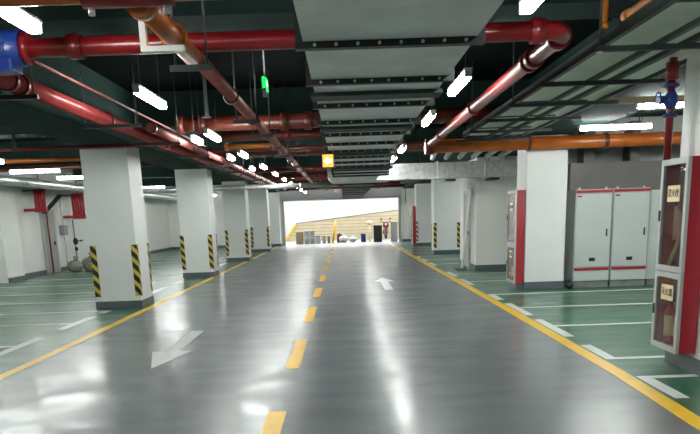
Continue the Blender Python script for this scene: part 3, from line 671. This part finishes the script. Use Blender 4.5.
def box_item(name, label, cat, x0, x1, y0, h, m, lid=None):
    t = thing(name, label, cat, ((x0+x1)/2, y0, 0))
    MB().box(x0, x1, y0, y0+0.4, 0, h*0.9, 0.01).done('body', m, t)
    MB().box(x0-0.01, x1+0.01, y0-0.01, y0+0.41, h*0.9, h, 0.01).done('lid', lid or m, t)
    return t
box_item('cardboard_box', 'brown cardboard box at the left of the exit opening', 'box', -2.85, -2.42, 47.2, 0.72, M_cardboard)
for i, (x0, nm) in enumerate([(-2.36, 'left'), (-2.04, 'right')]):
    t = thing('drawer_unit', 'grey drawer unit beside the brown box, %s of the pair' % nm, 'drawers', (x0+0.15, 47.3, 0), 'grey drawer units in the exit')
    MB().box(x0, x0+0.28, 47.2, 47.6, 0, 0.78, 0.005).done('body', M_grey, t)
    for k in range(3):
        dr = MB().box(x0+0.02, x0+0.26, 47.18, 47.2, 0.04+k*0.25, 0.25+k*0.25).done('drawer', M_cab if k % 2 else M_doorm, t)
        sub(MB().box(x0+0.1, x0+0.18, 47.165, 47.18, 0.14+k*0.25, 0.17+k*0.25), 'handle', M_black, dr, t)
box_item('white_crate', 'white crate with dark lid right of the drawer units', 'crate', -1.72, -1.42, 47.2, 0.46, M_lamph, M_blacksteel)
box_item('small_bin', 'small grey bin, left one of two before the yellow post', 'bin', -1.30, -1.10, 47.2, 0.42, M_doorm, M_black)
box_item('small_bin', 'small brown bin right before the yellow post', 'bin', -1.0, -0.84, 47.2, 0.46, M_cardboard, M_doorm)
box_item('blue_bin', 'small dark blue bin on the exit floor', 'bin', 0.98, 1.26, 47.2, 0.5, M_blue)
box_item('black_cabinet', 'tall black box standing in the exit right of centre', 'box', 1.72, 2.2, 46.8, 0.98, M_black)
box_item('green_cabinet', 'grey green cabinet at the right of the exit opening', 'cabinet', 2.72, 3.10, 46.6, 1.15, M_plinth)
t = thing('yellow_post', 'yellow leaning post among the boxes in the exit', 'post', (-0.62, 47.4, 0))
MB().tube([(-0.70, 47.4, 0.02), (-0.45, 47.4, 1.32)], 0.07, 12).done('post', M_yellow, t)
MB().box(-0.82, -0.58, 47.28, 47.52, 0, 0.03).done('base_plate', M_yellow, t)
t = thing('yellow_post', 'yellow upright post left of the black box in the exit', 'post', (1.52, 47.9, 0))
MB().tube([(1.52, 47.9, 0.02), (1.52, 47.9, 1.1)], 0.06, 12).blob((1.52, 47.9, 1.12), 0.16, 0.16, 0.14).done('post', M_label, t)
MB().box(1.40, 1.64, 47.78, 48.02, 0, 0.03).done('base_plate', M_yellow, t)
for i, (x, s) in enumerate([(-0.05, 1.0), (0.50, 0.8)]):
    t = thing('white_sack', ['larger white sack in the exit, right of the leaning post', 'smaller white sack in the exit, left of the blue bin'][i], 'sack', (x, 47.6, 0), 'white sacks in the exit')
    MB().blob((x, 47.6, 0.2*s), 0.28*s, 0.25*s, 0.2*s, 3, 0.06).done('sack_body', M_lamph, t)
    MB().tube([(x, 47.6, 0.36*s), (x, 47.6, 0.5*s)], [0.08*s, 0.05*s], 10).done('tied_neck', M_lamph, t)
t = thing('red_canister', 'small dark red canister behind the white sacks', 'canister', (-0.3, 48.1, 0))
MB().box(-0.45, -0.15, 48.0, 48.2, 0, 0.5, 0.03).done('body', M_ribs, t)
MB().tube([(-0.3, 48.1, 0.5), (-0.3, 48.1, 0.56)], 0.04, 10).done('cap', M_black, t)
# motorbike seen from the front
bx, by = 2.72, 52.6
t = thing('motorbike', 'dark maroon motorbike parked facing out beyond the black box', 'motorbike', (bx, by, 0))
def wheel(y):
    w_ = MB().tube([(bx, y+0.24*math.cos(a), 0.30+0.24*math.sin(a)) for a in [i*2*PI/24 for i in range(25)]], 0.055, 10)
    w_ = w_.done('wheel', M_black, t)
    h_ = MB().tube([(bx-0.06, y, 0.30), (bx+0.06, y, 0.30)], 0.05, 10)
    for k in range(6): 
        a = k*PI/3; h_.tube([(bx, y, 0.30), (bx, y+0.2*math.cos(a), 0.30+0.2*math.sin(a))], 0.012, 6)
    sub(h_, 'hub', M_alu, w_, t)
wheel(by-0.55); wheel(by+0.6)
MB().tube([(bx-0.08, by-0.55, 0.3), (bx-0.08, by-0.3, 1.0)], 0.025, 8).tube([(bx+0.08, by-0.55, 0.3), (bx+0.08, by-0.3, 1.0)], 0.025, 8).done('fork', M_grey, t)
MB().blob((bx, by-0.36, 0.88), 0.20, 0.14, 0.26, 3).blob((bx, by-0.45, 0.6), 0.13, 0.22, 0.1, 3).done('front_fairing', M_ribs, t)
MB().blob((bx, by-0.51, 0.95), 0.08, 0.04, 0.07).done('headlight', M_alu, t)
MB().blob((bx, by-0.05, 0.78), 0.16, 0.26, 0.15).blob((bx, by+0.1, 0.45), 0.2, 0.3, 0.2).done('tank_and_engine', M_ribs, t)
MB().blob((bx, by+0.42, 0.82), 0.14, 0.4, 0.07).done('seat', M_black, t)
MB().tube([(bx-0.36, by-0.1, 1.12), (bx-0.2, by-0.25, 1.1), (bx, by-0.3, 1.03), (bx+0.2, by-0.25, 1.1), (bx+0.36, by-0.1, 1.12)], 0.02, 8).done('handlebar', M_black, t)
for s in (-1, 1):
    MB().tube([(bx+s*0.22, by-0.25, 1.1), (bx+s*0.28, by-0.27, 1.28)], 0.01, 6).blob((bx+s*0.30, by-0.27, 1.31), 0.07, 0.02, 0.05).done('mirror', M_black, t)

# ------------------------------------------------------------------ final layout of the overhead runs, overall width
OVERHEAD = ('pipe', 'tube_light', 'pipe_valve', 'conduit', 'strut_hanger', 'drop_rod', 'pipe_bracket', 'main_duct', 'branch_duct', 'duct_plenum',
            'far_duct', 'white_pipe', 'cable_tray', 'tray_rod', 'cross_tray', 'exit_sign', 'amber_sign')
done = set()
for o in list(C.objects):
    if o.parent is None and o.name.split('.')[0] in OVERHEAD:
        z = o.location.z if o.type == 'EMPTY' else 3.0
        o.location.y += 0.395 + 0.247*(z-1.6)
    o.location.x *= 1.03
    if o.type == 'MESH' and o.data.name not in done:
        done.add(o.data.name)
        for v in o.data.vertices: v.co.x *= 1.03

# ------------------------------------------------------------------ world, camera
wd = bpy.data.worlds.new('World'); S.world = wd; wd.use_nodes = True
nt = wd.node_tree; bg = nt.nodes['Background']
sky = nt.nodes.new('ShaderNodeTexSky'); sky.sky_type = 'NISHITA'; sky.sun_disc = False
sky.sun_elevation = math.radians(50); sky.air_density = 1.0; sky.dust_density = 4.0
hs = nt.nodes.new('ShaderNodeHueSaturation'); hs.inputs['Saturation'].default_value = 0.15
nt.links.new(sky.outputs[0], hs.inputs['Color']); nt.links.new(hs.outputs[0], bg.inputs['Color'])
bg.inputs['Strength'].default_value = 0.85

F = 754.0; tanp = 0.247; p = math.atan(tanp); th = 0.034
ppx, ppy = 350.0, 215.5 + F*tanp
yaw = 0.0
Fw = Vector((math.sin(yaw)*math.cos(p), math.cos(yaw)*math.cos(p), -math.sin(p)))
R0 = Vector((math.cos(yaw), -math.sin(yaw), 0)); U0 = R0.cross(Fw)
r = R0*math.cos(th) - U0*math.sin(th); u = R0*math.sin(th) + U0*math.cos(th)
cam = bpy.data.cameras.new('Camera'); co = bpy.data.objects.new('Camera', cam); C.objects.link(co)
cam.sensor_width = 36.0; cam.sensor_fit = 'HORIZONTAL'; cam.lens = F/700*36
cam.shift_x = (350-ppx)/700; cam.shift_y = (ppy-217)/700
cam.clip_end = 200; cam.clip_start = 0.05
mw = Matrix((( r.x, u.x, -Fw.x, 0), (r.y, u.y, -Fw.y, 0.395), (r.z, u.z, -Fw.z, 1.6), (0, 0, 0, 1)))
co.matrix_world = mw
S.camera = co
S.view_settings.view_transform = 'Standard'; S.view_settings.look = 'None'
S.view_settings.gamma = 1.0; S.view_settings.use_curve_mapping = False
S.view_settings.exposure = 0.0
